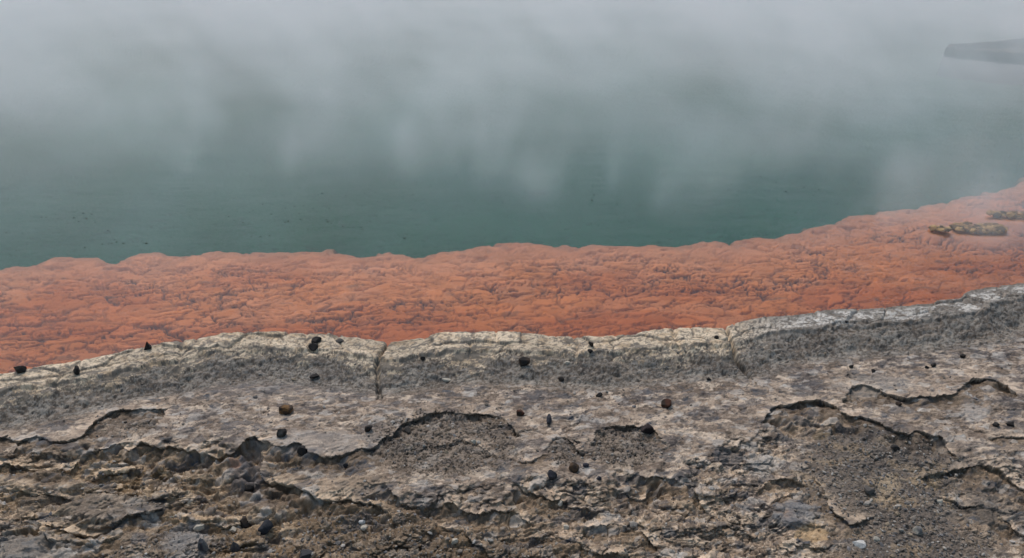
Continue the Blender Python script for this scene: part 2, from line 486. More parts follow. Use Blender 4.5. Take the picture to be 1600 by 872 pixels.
    C *= (np.array((1.19, 1.0, .85), np.float32) * .58)[None, None] * (1 - low[..., None]) + low[..., None] * (np.array((1.36, 1.14, .92), np.float32) + ss(700, 350, PX)[..., None] * np.array((.10, .06, -.01), np.float32))
    chip = ((qid > .84) * ss(.03, .07, q2 - q1) * .55 + (oid > .88) * ss(.05, .10, o2 - o1) * .45) * pm * (1 - .6 * gravel) * ss(-.25, .1, mid)
    C = mixc(C, (.40, .365, .32), chip)
    chip2 = ((qid < .12) * ss(.03, .07, q2 - q1) * .6 + (oid < .10) * ss(.05, .10, o2 - o1) * .5) * pm
    C = mixc(C, (.085, .080, .080), chip2)
    # named stains
    st = .45 * mid + .45 * sml + .12 * n3
    for cx, cy, rx, ry, c, f in ((1272, 818, 20, 20, (.42, .28, .14), .85), (1388, 745, 22, 16, (.38, .29, .185), .8), (1392, 766, 24, 7, (.38, .285, .18), .7),
                                 (1448, 739, 26, 7, (.42, .30, .17), .7), (1233, 792, 9, 8, (.34, .20, .11), .7), (1250, 790, 32, 16, (.15, .155, .16), .8),
                                 (385, 728, 30, 22, (.085, .078, .080), .8), (366, 718, 8, 5, (.30, .17, .10), .7), (520, 750, 40, 12, (.29, .21, .14), .5),
                                 (560, 752, 45, 14, (.29, .215, .145), .5), (30, 845, 70, 30, (.22, .21, .19), .6), (290, 830, 30, 40, (.26, .255, .245), .6),
                                 (1140, 703, 22, 14, (.085, .085, .088), .8), (1195, 715, 26, 14, (.42, .38, .33), .8), (1520, 640, 24, 12, (.40, .37, .33), .6),
                                 (500, 690, 90, 14, (.30, .26, .22), .7), (1365, 600, 60, 14, (.30, .275, .24), .5), (150, 775, 100, 26, (.10, .082, .062), .6),
                                 (420, 600, 160, 22, (.12, .115, .115), .45), (1540, 778, 60, 22, (.085, .078, .070), .7), (1285, 672, 14, 6, (.12, .08, .03), .6)):
        C = mixc(C, c, f * .8 * ss(1.25, .8, np.hypot((PX - cx) / rx, (PY - cy) / ry) + st * 1.6))
    grain = fbm(X * 55, s * 62, 3, 157, .7)
    # rim: cream crust by the water, grey-black film on the inner face
    rb = .195 + .17 * fbm(X * 5, Y * 2.4, 5, 131, .6) + .05 * sml - .01 * right
    stain = ss(.04, .12, fbm((X + .5 * right * Y) * 7, s * 34 + 1.5 * n12, 5, 135, .68) + .06 * right + .16 * ss(.09, .18, s) - .11 + .10 * perlin(X * 1.6, Y * 1.6, 136))
    stain = np.maximum(stain, ss(.16, .24, fbm(X * 34, Y * 44, 3, 137, .65)) * .8)
    cream = mixc(np.broadcast_to(np.array((.60, .48, .335), np.float32), C.shape).copy(), (.46, .34, .215), ss(-.1, .4, mid + sml))
    cream = mixc(cream, (.54, .515, .47), right * .85)
    cream = mixc(cream, (.12, .108, .092), stain * .85)
    jt = ss(.05, .0, np.abs(perlin(X * 2.6 + .35 * n12, Y * 1.0, 153))) * ss(-.1, .2, perlin(X * 3, Y * 5, 155))
    cream = mixc(cream, (.16, .13, .095), ss(.14, .20, grain + .3 * sml) * .75)
    cream = mixc(cream, (.085, .075, .065), np.maximum(jt * .75, ss(.09, .02, blk2 - blk1) * .6 * (blkid > .3)))
    cream *= (1 + .35 * (blkid - .5))[..., None]
    cream = mixc(cream, (.10, .095, .088), ss(.025, .0, s - .012 * sml) * (.25 + .6 * right))
    film = mixc(np.broadcast_to(np.array((.100, .077, .055), np.float32), C.shape).copy(), (.26, .225, .18), ss(.02, .25, sml + .5 * mid))
    film = mixc(film, (.05, .046, .04), ss(.02, .10, fbm(X * 26, s * 60 + n12, 4, 139, .68)) * .75)
    inb = ss(.40, .31, s + .05 * mid)
    film = mixc(film, (.30, .265, .215), ss(.06, .12, grain + .25 * mid) * .6)
    film = mixc(film, (.040, .034, .028), ss(.44, .22, g1) * (gid > .45) * .7)
    film = mixc(film, (.30, .27, .23), ss(.09, .15, fbm(X * 34, s * 75 + n12, 4, 141, .7)) * .65)
    C = mixc(C, film, inb * (.75 + .25 * ss(-.1, .2, mid)))
    cm = ss(.012, -.012, s - rb - .11 * grain)
    blot = ss(.02, .05, s) * ss(-.12, -.02, fbm((X + 1.2 * Y) * 4, (Y - .2 * X) * 8, 5, 151, .65) + .03) * ss(.15, .12, s)
    C = mixc(C, cream, cm * (1 - right * (1 - blot) * .9))
    C = np.clip(C * (1 + .22 * fbm(X * 90, Y * 110, 2, 143))[..., None], .02, .8)
    return X + DX, Y + DY, z, C, s, np.stack([gravel, basin, low * land, pock, sm, hollow], 0)


# ------------------------------------------------------------------ the sinter terrace (fine near the camera's flat, coarse beyond)
def fan(rows, cols, half):
    Yg = np.repeat(rows[:, None], len(cols), 1)
    return half(rows)[:, None] * cols[None, :], Yg


rows_f = [1.55]
while rows_f[-1] < 5.0:
    rows_f.append(rows_f[-1] + .0023 * max(rows_f[-1] / 2.0, .9) ** 1.2)
rows = np.concatenate([np.linspace(-4, 1.52, 70), rows_f, np.linspace(5.05, 6.6, 30)])
cols = np.concatenate([-1 - np.geomspace(.01, 3.2, 40)[::-1], np.linspace(-1, 1, 1560), 1 + np.geomspace(.01, .45, 30)])
GX0, GY0 = fan(rows, cols, lambda y: .76 * np.maximum(y, 1.2) + .65)
GX, GY, GZ, GC, GS, GM = ground_field(GX0, GY0)
keep = GS > -.35


def blur(a, r):
    for ax in (0, 1):
        for _ in range(2):
            p = np.concatenate([np.repeat(np.take(a, [0], ax), r + 1, ax), a, np.repeat(np.take(a, [-1], ax), r, ax)], ax).astype(np.float64)
            c = np.cumsum(p, ax)
            k = 2 * r + 1
            a = ((np.take(c, range(k, c.shape[ax]), ax) - np.take(c, range(0, c.shape[ax] - k), ax)) / k).astype(np.float32)
    return a


# every broken edge leans out a little over what lies below it
for rad, gain, cap in ((7, .95, .010), (3, .8, .005)):
    hb = blur(GZ, rad)
    gy = np.gradient(hb, axis=0) / np.maximum(np.gradient(GY0, axis=0), 1e-4)
    gx = np.gradient(hb, axis=1) / np.maximum(np.gradient(GX0, axis=1), 1e-4)
    gm = np.sqrt(gx * gx + gy * gy) + 1e-6
    amp = np.clip((GZ - hb) * gain, -cap, cap) * ss(.06, .30, gm) * ss(.30, .40, GS) * ss(1.5, 1.6, GY0) * ss(1.02, .98, np.abs(cols))[None, :] * (1 - .85 * np.clip(GM[5] * 1.5, 0, 1))
    GX = GX - gx / gm * amp; GY = GY - gy / gm * amp


def rock_material(name):
    t = NT(name)
    a = t.n('Attribute', attribute_name='tone')
    co = t.n('TexCoord').outputs['Object']
    n1 = t.n('TexNoise', {'Vector': co, 'Scale': 260.0, 'Detail': 4.0, 'Roughness': .65})
    n2 = t.n('TexNoise', {'Vector': co, 'Scale': 70.0, 'Detail': 5.0, 'Roughness': .7})
    f = t.math('MULTIPLY_ADD', n1.outputs[0], .9, .55)
    f = t.math('MULTIPLY', f, t.math('MULTIPLY_ADD', n2.outputs[0], .7, .65))
    c = t.n('Mix', {0: 1.0, 6: a.outputs['Color'], 7: t.n('CombineColor', {0: f, 1: f, 2: f}).outputs[0]}, data_type='RGBA', blend_type='MULTIPLY')
    h = t.math('ADD', t.math('MULTIPLY', n1.outputs[0], .6), n2.outputs[0])
    b = t.n('Bump', {'Strength': .55, 'Distance': .004, 'Height': h})
    p = t.n('BsdfPrincipled', {'Base Color': c.outputs[2], 'Roughness': t.math('MULTIPLY_ADD', n2.outputs[0], .35, .58), 'Normal': b.outputs[0], 'Specular IOR Level': .35})
    t.to(p.outputs[0])
    return t.m


ROCK = rock_material('sinter_rock')
g = grid_mesh('ground', GX, GY, GZ, {'tone': GC}, keep)
g.data.materials.append(ROCK)
prop(g, 'grey brown cracked sinter terrace with cream crusted rim along the pool', 'ground', kind='structure')


def ground_z(x, y):
    """height of the terrace at a point (nearest vertex of the sheet)"""
    i = int(np.clip(np.searchsorted(rows, y), 1, len(rows) - 1))
    i = i if abs(rows[i] - y) < abs(rows[i - 1] - y) else i - 1
    u = x / (.76 * max(rows[i], 1.2) + .65)
    j = int(np.clip(np.searchsorted(cols, u), 0, len(cols) - 1))
    return float(GZ[i, j])


def on_ground(px, py):
    """first point of the terrace on the line of sight through a photo pixel"""
    q = at(px, py, 0.0)
    d = (q - np.array((0, 0, CAM_H)))
    for t in np.arange(.60, 1.1, .0012):
        p = np.array((0, 0, CAM_H)) + d * t
        if p[1] > 1.96 and ground_z(p[0], p[1]) >= p[2]:
            return p
    return q


# far shore: the terrace goes on round the pool to the ledge in the steam
xs = np.concatenate([np.linspace(5.0, 7.9, 60), np.arange(7.95, 11.5, .03), np.linspace(11.6, 40, 60)])
ys = np.concatenate([np.linspace(-4, 4.9, 40), np.linspace(5, 13.9, 130), np.arange(13.95, 17.6, .03), np.linspace(17.7, 45, 80)])
FX, FY = np.meshgrid(xs, ys)
fx, fy, fz, fc, fs, _ = ground_field(FX, FY, fine=False)
fz = np.where(fs > 0, fz + .03 * ss(0, .08, fs) * ss(12.5, 14, FY), fz)
fz = fz + .06 * fbm(FX.astype(np.float32) * 1.6, FY.astype(np.float32) * 1.6, 4, 301) * ss(.0, .2, fs) * ss(12.5, 14, FY)
fc = fc * .26
fc = mixc(fc, (.012, .086, .052), ss(-.04, -.14, fz) * (fs < .02))                    # murky water's green painted onto the drowned foot by depth
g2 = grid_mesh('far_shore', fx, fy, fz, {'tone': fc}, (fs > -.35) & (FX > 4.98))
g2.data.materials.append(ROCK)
prop(g2, 'dark flat rock ledge jutting into the steaming pool far off', 'shore', kind='structure')

# ------------------------------------------------------------------ pool bed: orange shelf with a scalloped lip, then deep
rows_b = [2.6]
while rows_b[-1] < 8.3:
    rows_b.append(rows_b[-1] + .0058 * (rows_b[-1] / 3.5) ** 1.6)
rows_b = np.concatenate([rows_b, np.arange(8.34, 17.5, .06), np.geomspace(17.7, 90, 80)])
cols_b = np.concatenate([-1 - np.geomspace(.01, 6, 50)[::-1], np.linspace(-1, 1, 1250), 1 + np.geomspace(.01, 6, 50)])
BX, BY = fan(rows_b, cols_b, lambda y: .72 * y + .35)
BX = BX.astype(np.float32); BY = BY.astype(np.float32)
bn = fbm(BX * 2.2, BY * 2.2, 3, 201); bn2 = fbm(BX * 2.2 + 31, BY * 2.2, 3, 205); bm = fbm(BX * 11, BY * 11, 3, 209)
sl, _, _, _ = sdist(BX + .05 * bm, BY + .05 * fbm(BX * 9 + 4, BY * 9, 3, 213), LIP); sl = -sl   # positive on the shelf
lob, _, _ = voronoi(BX * 3.6 + .3 * bn, BY * 3.6 + .3 * bn2, 215)
sl = sl + .11 * (.42 - lob) * ss(9.0, 7.5, BY)
sr, _, _, _ = sdist(BX, BY, RIM)                                                                 # positive in the pool
ux = BX + .10 * bn + .03 * bm; uy = (BY - .12 * BX) + .10 * bn2
e1, e2, ei = voronoi(ux * 3.3, uy * 4.6, 221)
d1, d2, di = voronoi(ux * 6.6 + bm * .7, uy * 9.0 + bn * .6, 225)
c1, c2, ci = voronoi(ux * 14 + bm * 1.2, uy * 19 + bn, 229)
lump = np.sqrt(np.clip(e2 - e1, 0, 1)) * .030 + np.clip(d2 - d1, 0, .3) ** .35 * .026 * (.3 + di) + np.sqrt(np.clip(c2 - c1, 0, 1)) * .010 * (.2 + ci)
sl = sl - 4 * ss(10.5, 12.0, BY)                                              # the shelf ends before the far ledge
patchy = ss(-.30, .22, fbm(BX * 1.3, BY * 2.2, 3, 233))
brk = fbm(BX * 7, BY * 9, 3, 235, .6)                                       # cracks open and close along their length
crack = np.maximum.reduce([ss(.13, .07, d2 - d1 + .12 * bm) * ss(-.1, .1, di - .55 + .9 * brk), ss(.17, .09, c2 - c1 + .12 * bm) * ss(-.05, .12, ci - .72 + .9 * brk + .30 * patchy), ss(.07, .03, e2 - e1 + .05 * bm) * ss(-.2, .1, brk)])
edge_soft = ss(.05, .35, sl)
crack *= (.45 + .55 * patchy) * (.25 + .75 * edge_soft)
holes = ss(.22, .42, fbm(BX * 5, (BY - .12 * BX) * 14, 4, 237, .6) + .10 * patchy)
BZ = -.085 + .035 * ss(.25, .0, sl) + lump * .5 * (.6 + .4 * edge_soft) - .018 * crack - .012 * holes + .012 * bn
BZ = np.minimum(BZ, -.006)
for mx_, my_, mr_ in ((1528, 359, .26), (1469, 361, .10), (1584, 338, .22)):       # the shelf rises under the crusts
    mq = at(mx_, my_, 0.0)
    BZ = BZ + (-.014 - BZ) * ss(1.7, .7, np.hypot((BX - mq[0]) / mr_, (BY - mq[1]) / (mr_ * .75)))
BZ = np.where(sl < .02, BZ - .40 * ss(.015, -.30, sl), BZ)
BC = np.empty(BX.shape + (3,), np.float32); BC[...] = (.62, .235, .095)
BC = mixc(BC, (.66, .30, .175), ss(-.1, .35, bn + .5 * bm) * .6)
BC = mixc(BC, (.52, .155, .052), ss(-.05, .35, fbm(BX * .9, BY * 1.6, 2, 241)) * .7)
BC = mixc(BC, (.64, .31, .20), ss(.55, .0, sl) * .7)                      # newer, paler deposit at the lip
BC *= (.92 + .22 * (di - .5))[..., None]
BC = mixc(BC, (.095, .048, .045), np.clip(crack, 0, 1) * .90)
BC = mixc(BC, (.22, .11, .085), holes * .40)
BC = mixc(BC, (.075, .07, .075), ss(.34, .46, fbm(BX * 3 + 2.6, (BY - .1 * BX) * 9, 4, 245, .6)) * .45 * edge_soft)
for mx_, my_, mr_ in ((1528, 359, .26), (1469, 361, .10), (1584, 338, .22)):
    mq = at(mx_, my_, 0.0)
    BC = mixc(BC, (.60, .27, .15), ss(1.6, .8, np.hypot((BX - mq[0]) / mr_, (BY - mq[1]) / (mr_ * .75))) * .8)
BC *= (1 + .07 * fbm(BX * 40, BY * 55, 3, 249))[..., None]
BC = BC * np.array((.96, .90, .82), np.float32)
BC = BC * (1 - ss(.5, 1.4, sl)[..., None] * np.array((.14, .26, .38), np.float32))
BC = mixc(BC, (.34, .17, .11), ss(.09, .0, sl + .03 * bm) * .65)
BC = mixc(BC, (.012, .086, .052), ss(.0, -.10, sl))                       # deep water's dark green painted into the floor colour
keepb = sr > -.12
b = grid_mesh('pool_bed', BX, BY, BZ, {'tone': np.clip(BC, .01, .9)}, keepb)
t = NT('sulphide_mud')
a_ = t.n('Attribute', attribute_name='tone')
nb = t.n('TexNoise', {'Vector': t.n('TexCoord').outputs['Object'], 'Scale': 60.0, 'Detail': 4.0})
bp = t.n('Bump', {'Strength': .10, 'Distance': .004, 'Height': nb.outputs[0]})
t.to(t.n('BsdfPrincipled', {'Base Color': a_.outputs['Color'], 'Roughness': .9, 'Specular IOR Level': .1, 'Normal': bp.outputs[0]}).outputs[0])
b.data.materials.append(t.m)
prop(b, 'orange mineral shelf under shallow water dropping to a floor painted deep-water green', 'pool bed', kind='structure')

# ------------------------------------------------------------------ water sheet, bounded by the rim
bmw = bmesh.new()
off = []
for i in range(len(RIM)):
    p0 = RIM[max(i - 1, 0)]; p1 = RIM[min(i + 1, len(RIM) - 1)]
    d = p1 - p0; d = d / np.hypot(*d)
    off.append(RIM[i] + np.array((d[1], -d[0])) * .022)
ring = [bmw.verts.new((p[0], p[1], 0)) for p in off] + [bmw.verts.new(c) for c in ((30, 95, 0), (-95, 95, 0), (-95, .3, 0))]
fw = bmw.faces.new(ring)
if fw.normal.z < 0: fw.normal_flip()
bmesh.ops.triangulate(bmw, faces=bmw.faces[:])
bmesh.ops.recalc_face_normals(bmw, faces=bmw.faces[:])
mew = bpy.data.meshes.new('water'); bmw.to_mesh(mew); bmw.free()
if mew.polygons[0].normal.z < 0: mew.flip_normals()
wo = bpy.data.objects.new('water', mew); COL.objects.link(wo)
t = NT('pool_water')
co = t.n('TexCoord').outputs['Object']
mp = t.n('Mapping', {'Vector': co, 'Scale': (1.0, 2.2, 1.0)}).outputs[0]
w1 = t.n('TexNoise', {'Vector': mp, 'Scale': 1.3, 'Detail': 3.0}); w2 = t.n('TexNoise', {'Vector': mp, 'Scale': 9.0, 'Detail': 2.0})
hgt = t.math('ADD', w1.outputs[0], t.math('MULTIPLY', w2.outputs[0], .12))
bw = t.n('Bump', {'Strength': .11, 'Distance': .05, 'Height': hgt})
fr = t.n('Fresnel', {'IOR': 1.33, 'Normal': bw.outputs[0]})
mx = t.n('MixShader', {0: fr.outputs[0], 1: t.n('BsdfTransparent', {'Color': (.93, .97, .955, 1)}).outputs[0], 2: t.n('BsdfGlossy', {'Roughness': .06, 'Normal': bw.outputs[0]}).outputs[0]})
t.to(mx.outputs[0])
mew.materials.append(t.m)
prop(wo, 'still clear hot spring water, dark green where deep', 'water', kind='structure')

# land under and beyond everything
me = bpy.data.meshes.new('terrain')
me.from_pydata([(-900, -900, -1.75), (900, -900, -1.75), (900, 900, -1.75), (-900, 900, -1.75)], [], [(0, 1, 2, 3)])
tr = bpy.data.objects.new('terrain', me); COL.objects.link(tr)
t = NT('bare_land')
nz = t.n('TexNoise', {'Vector': t.n('TexCoord').outputs['Object'], 'Scale': .4, 'Detail': 6.0})
cr = t.n('ValToRGB', {0: nz.outputs[0]})
cr.color_ramp.elements[0].color = (.10, .09, .07, 1); cr.color_ramp.elements[1].color = (.22, .19, .15, 1)
t.to(t.n('BsdfPrincipled', {'Base Color': cr.outputs[0], 'Roughness': .95}).outputs[0])
me.materials.append(t.m)
prop(tr, 'bare land round the pool', 'ground', kind='structure')
# ------------------------------------------------------------------ steam over the pool
def box_mesh(name, lo, hi):
    bm = bmesh.new()
    bmesh.ops.create_cube(bm, size=1.0)
    for v in bm.verts:
        v.co = Vector([lo[i] if v.co[i] < 0 else hi[i] for i in range(3)])
    me = bpy.data.meshes.new(name); bm.to_mesh(me); bm.free()
    o = bpy.data.objects.new(name, me); COL.objects.link(o)
    return o


STEAM_COL = (.82, .96, .985, 1)
t = NT('pool_steam')
co = t.n('TexCoord').outputs['Object']
xyz = t.n('SeparateXYZ', {0: co})
cw = t.n('CombineXYZ', {0: t.math('MULTIPLY_ADD', xyz.outputs['Z'], .8, xyz.outputs['X']), 1: xyz.outputs['Y'], 2: xyz.outputs['Z']}).outputs[0]
big = t.n('TexNoise', {'Vector': t.n('Mapping', {'Vector': cw, 'Scale': (.62, .48, .36), 'Location': (3.1, 1.7, .4)}).outputs[0], 'Scale': 1.0, 'Detail': 3.0, 'Roughness': .6, 'Distortion': .0})
puff = t.n('MapRange', {0: big.outputs[0], 1: .40, 2: .68, 3: .12, 4: 2.2}).outputs[0]
# denser further out, thin over the near lip, thinning upwards
yr = t.n('MapRange', {0: t.math('ADD', xyz.outputs['Y'], t.math('MULTIPLY', t.math('ABSOLUTE', xyz.outputs['X']), .30)), 1: 4.9, 2: 11.8, 3: .08, 4: 1.05}, interpolation_type='SMOOTHSTEP').outputs[0]
zr = t.n('MapRange', {0: xyz.outputs['Z'], 1: .1, 2: 3.0, 3: 1.0, 4: .0}, interpolation_type='SMOOTHSTEP').outputs[0]
den = t.math('MULTIPLY', t.math('MULTIPLY', puff, yr), t.math('MULTIPLY', zr, .145))
t.to(t.n('VolumeScatter', {'Color': STEAM_COL, 'Density': den, 'Anisotropy': .1}).outputs[0], 'Volume')
t.m.cycles.volume_step_rate = .2
st = box_mesh('steam', (-26, 4.2, .012), (26, 48, 3.0))
st.data.materials.append(t.m)
prop(st, 'white steam drifting off the hot pool', 'steam', kind='stuff')

# single columns of steam that stand out from the rest
t = NT('steam_column')
co = t.n('TexCoord').outputs['Object']                       # the column's own space: radius about 1, height 0 to 2
wz = t.n('TexNoise', {'Vector': t.n('Mapping', {'Vector': t.n('NewGeometry').outputs['Position'], 'Scale': (2.0, 2.0, 1.1)}).outputs[0], 'Scale': 1.0, 'Detail': 1.0})
wv = t.n('VectorMath', {0: t.n('VectorMath', {0: wz.outputs['Color'], 1: (.5, .5, .5)}, operation='SUBTRACT').outputs[0], 1: (2.4, 2.0, .8)}, operation='MULTIPLY').outputs[0]
zl = t.math('MULTIPLY_ADD', t.n('SeparateXYZ', {0: co}).outputs['Z'], -.30, .25)          # leans downwind
p = t.n('SeparateXYZ', {0: t.n('VectorMath', {0: t.n('VectorMath', {0: co, 1: wv}, operation='ADD').outputs[0], 1: t.n('CombineXYZ', {0: zl}).outputs[0]}, operation='ADD').outputs[0]})
r2 = t.math('ADD', t.math('POWER', p.outputs['X'], 2), t.math('POWER', p.outputs['Y'], 2))
core = t.math('EXPONENT', t.math('MULTIPLY', r2, -4.5))
zc = t.n('MapRange', {0: p.outputs['Z'], 1: 0, 2: 2.0, 3: 1, 4: 0}, interpolation_type='SMOOTHSTEP').outputs[0]
zb = t.n('MapRange', {0: p.outputs['Z'], 1: 0, 2: .7, 3: .0, 4: 1}, interpolation_type='SMOOTHSTEP').outputs[0]
t.to(t.n('VolumeScatter', {'Color': STEAM_COL, 'Density': t.math('MULTIPLY', t.math('MULTIPLY', core, .78), t.math('MULTIPLY', zc, zb)), 'Anisotropy': .1}).outputs[0], 'Volume')
t.m.cycles.volume_step_rate = 2.0
for k, (px, py, rx, ry, hz) in enumerate(((700, 300, .55, .8, .9), (790, 315, .40, .7, .8), (962, 325, .17, .3, .5), (318, 265, .36, .7, .8), (490, 285, .42, .8, .7), (1225, 300, .55, .9, .8),
                                          (1075, 345, .35, .5, .5), (1480, 335, .8, .7, .45), (1370, 345, .5, .5, .4), (1590, 395, .9, .6, .40), (1440, 400, .7, .5, .35), (850, 345, .28, .5, .5))):
    q = at(px, py, .015)
    c = box_mesh('steam_column', (-1.5, -1.5, 0), (1.5, 1.5, 2))
    c.location = q; c.scale = (rx, ry, hz)
    c.data.materials.append(t.m)
    prop(c, 'single wisp of white steam rising off the water', 'steam', kind='stuff')
# ------------------------------------------------------------------ loose gravel lying in the hollows
def ico(sub):
    bm = bmesh.new(); bmesh.ops.create_icosphere(bm, subdivisions=sub, radius=1.0)
    v = np.array([q.co[:] for q in bm.verts], np.float32); f = np.array([[q.index for q in p.verts] for p in bm.faces], np.int32)
    bm.free(); return v, f


def stone_mat(name, rough=.85, spec=.3, bump=.35):
    t = NT(name)
    a = t.n('Attribute', attribute_name='tone')
    co = t.n('TexCoord').outputs['Object']
    n1 = t.n('TexNoise', {'Vector': co, 'Scale': 180.0, 'Detail': 4.0, 'Roughness': .65})
    f = t.math('MULTIPLY_ADD', n1.outputs[0], 1.1, .45)
    c = t.n('Mix', {0: 1.0, 6: a.outputs['Color'], 7: t.n('CombineColor', {0: f, 1: f, 2: f}).outputs[0]}, data_type='RGBA', blend_type='MULTIPLY')
    bp = t.n('Bump', {'Strength': bump, 'Distance': .003, 'Height': n1.outputs[0]})
    t.to(t.n('BsdfPrincipled', {'Base Color': c.outputs[2], 'Roughness': rough, 'Specular IOR Level': spec, 'Normal': bp.outputs[0]}).outputs[0])
    return t.m


STONE = stone_mat('stone')


def tri_mesh(name, V, Fc, tone, smooth=False):
    me = bpy.data.meshes.new(name)
    me.vertices.add(len(V)); me.vertices.foreach_set('co', V.astype(np.float32).reshape(-1))
    me.loops.add(Fc.size); me.loops.foreach_set('vertex_index', Fc.reshape(-1).astype(np.int32))
    me.polygons.add(len(Fc)); me.polygons.foreach_set('loop_start', np.arange(0, Fc.size, 3, dtype=np.int32))
    me.update(calc_edges=True)
    me.polygons.foreach_set('use_smooth', np.full(len(Fc), smooth))
    a = me.attributes.new('tone', 'FLOAT_COLOR', 'POINT')
    a.data.foreach_set('color', np.concatenate([tone, np.ones((len(tone), 1))], 1).astype(np.float32).reshape(-1))
    return me


tv, tf = ico(1)
gm_, bs_, lw_, pk_, sm_, _ = GM
dens = (.9 * gm_ + .55 * bs_ + .18 * lw_ + .45 * pk_ + .035) * (GS > .16) * (sm_ < 2.6) * (GY0 > 1.96) * (np.abs(cols) < 1)[None, :]
area = np.gradient(GY0, axis=0) * np.gradient(GX0, axis=1)
prob = (dens * area).reshape(-1).astype(np.float64); prob /= prob.sum()
NG = 11000
pick = RNG.choice(prob.size, NG, p=prob)
size = np.exp(RNG.normal(math.log(.0033), .48, NG)).clip(.0014, .011)
VV = np.empty((NG, len(tv), 3), np.float32)
ang = RNG.uniform(0, 2 * np.pi, NG)
sc3 = np.stack([RNG.uniform(.75, 1.4, NG), RNG.uniform(.65, 1.1, NG), RNG.uniform(.45, .85, NG)], 1)
jig = 1 + RNG.uniform(-.28, .22, (NG, len(tv), 1))
base = tv[None] * jig * sc3[:, None, :] * size[:, None, None]
ca, sa = np.cos(ang)[:, None], np.sin(ang)[:, None]
tx = RNG.normal(0, .35, NG)[:, None]
VV[..., 0] = base[..., 0] * ca - base[..., 1] * sa
VV[..., 1] = base[..., 0] * sa + base[..., 1] * ca
VV[..., 2] = base[..., 2] + tx * base[..., 0]
ctr = np.stack([GX.reshape(-1)[pick], GY.reshape(-1)[pick], GZ.reshape(-1)[pick] + size * .25], 1)
VV += ctr[:, None, :]
FF = (tf[None] + (np.arange(NG) * len(tv))[:, None, None]).reshape(-1, 3)
pal = np.array([(.20, .17, .14), (.13, .11, .09), (.30, .27, .23), (.10, .095, .09), (.24, .19, .13), (.36, .33, .29), (.16, .15, .145)])
pt = pal[RNG.choice(len(pal), NG, p=[.28, .20, .14, .16, .10, .04, .08])] * RNG.uniform(.75, 1.2, (NG, 1))
me = tri_mesh('gravel', VV.reshape(-1, 3), FF, np.repeat(pt, len(tv), 0))
me.materials.append(STONE)
go = bpy.data.objects.new('gravel', me); COL.objects.link(go)
prop(go, 'fine grey and brown gravel strewn over the rock', 'gravel', kind='stuff')

# ------------------------------------------------------------------ single stones
sv, sf = ico(3)


def stone_mesh(name, seed, size, tone, cuts=7, flat=(1, 1, 1), tone2=None):
    r = np.random.default_rng(seed)
    v = sv.copy()
    for _ in range(cuts):                                     # broken faces
        n = r.normal(size=3); n /= np.linalg.norm(n)
        d = r.uniform(.45, .80)
        over = np.maximum(v @ n - d, 0)
        v -= over[:, None] * n * .96
    v *= 1 + .06 * np.sin(v[:, [0]] * 5 + seed) * np.cos(v[:, [1]] * 6 + 2 * seed) + r.uniform(-.02, .02, (len(v), 1))
    v *= np.array(flat)
    a = r.uniform(0, 6.28)
    if flat[0] == flat[1]:
        v = v @ np.array([[math.cos(a), math.sin(a), 0], [-math.sin(a), math.cos(a), 0], [0, 0, 1]])
    e = (v.max(0) - v.min(0)) / 2
    v = (v - (v.max(0) + v.min(0)) / 2) / e * np.array(size) / 2
    v[:, 2] -= v[:, 2].min()
    tn = np.repeat(np.array([tone], np.float32), len(v), 0)
    if tone2 is not None:
        k = ss(-.1, .25, np.sin(v[:, 0] / size[0] * 7 + seed) * np.cos(v[:, 2] / size[2] * 5 + 1.7 * seed))
        tn = tn + (np.array(tone2) - tn) * k[:, None]
    me = tri_mesh(name, v, sf, tn)
    me.materials.append(STONE)
    return me


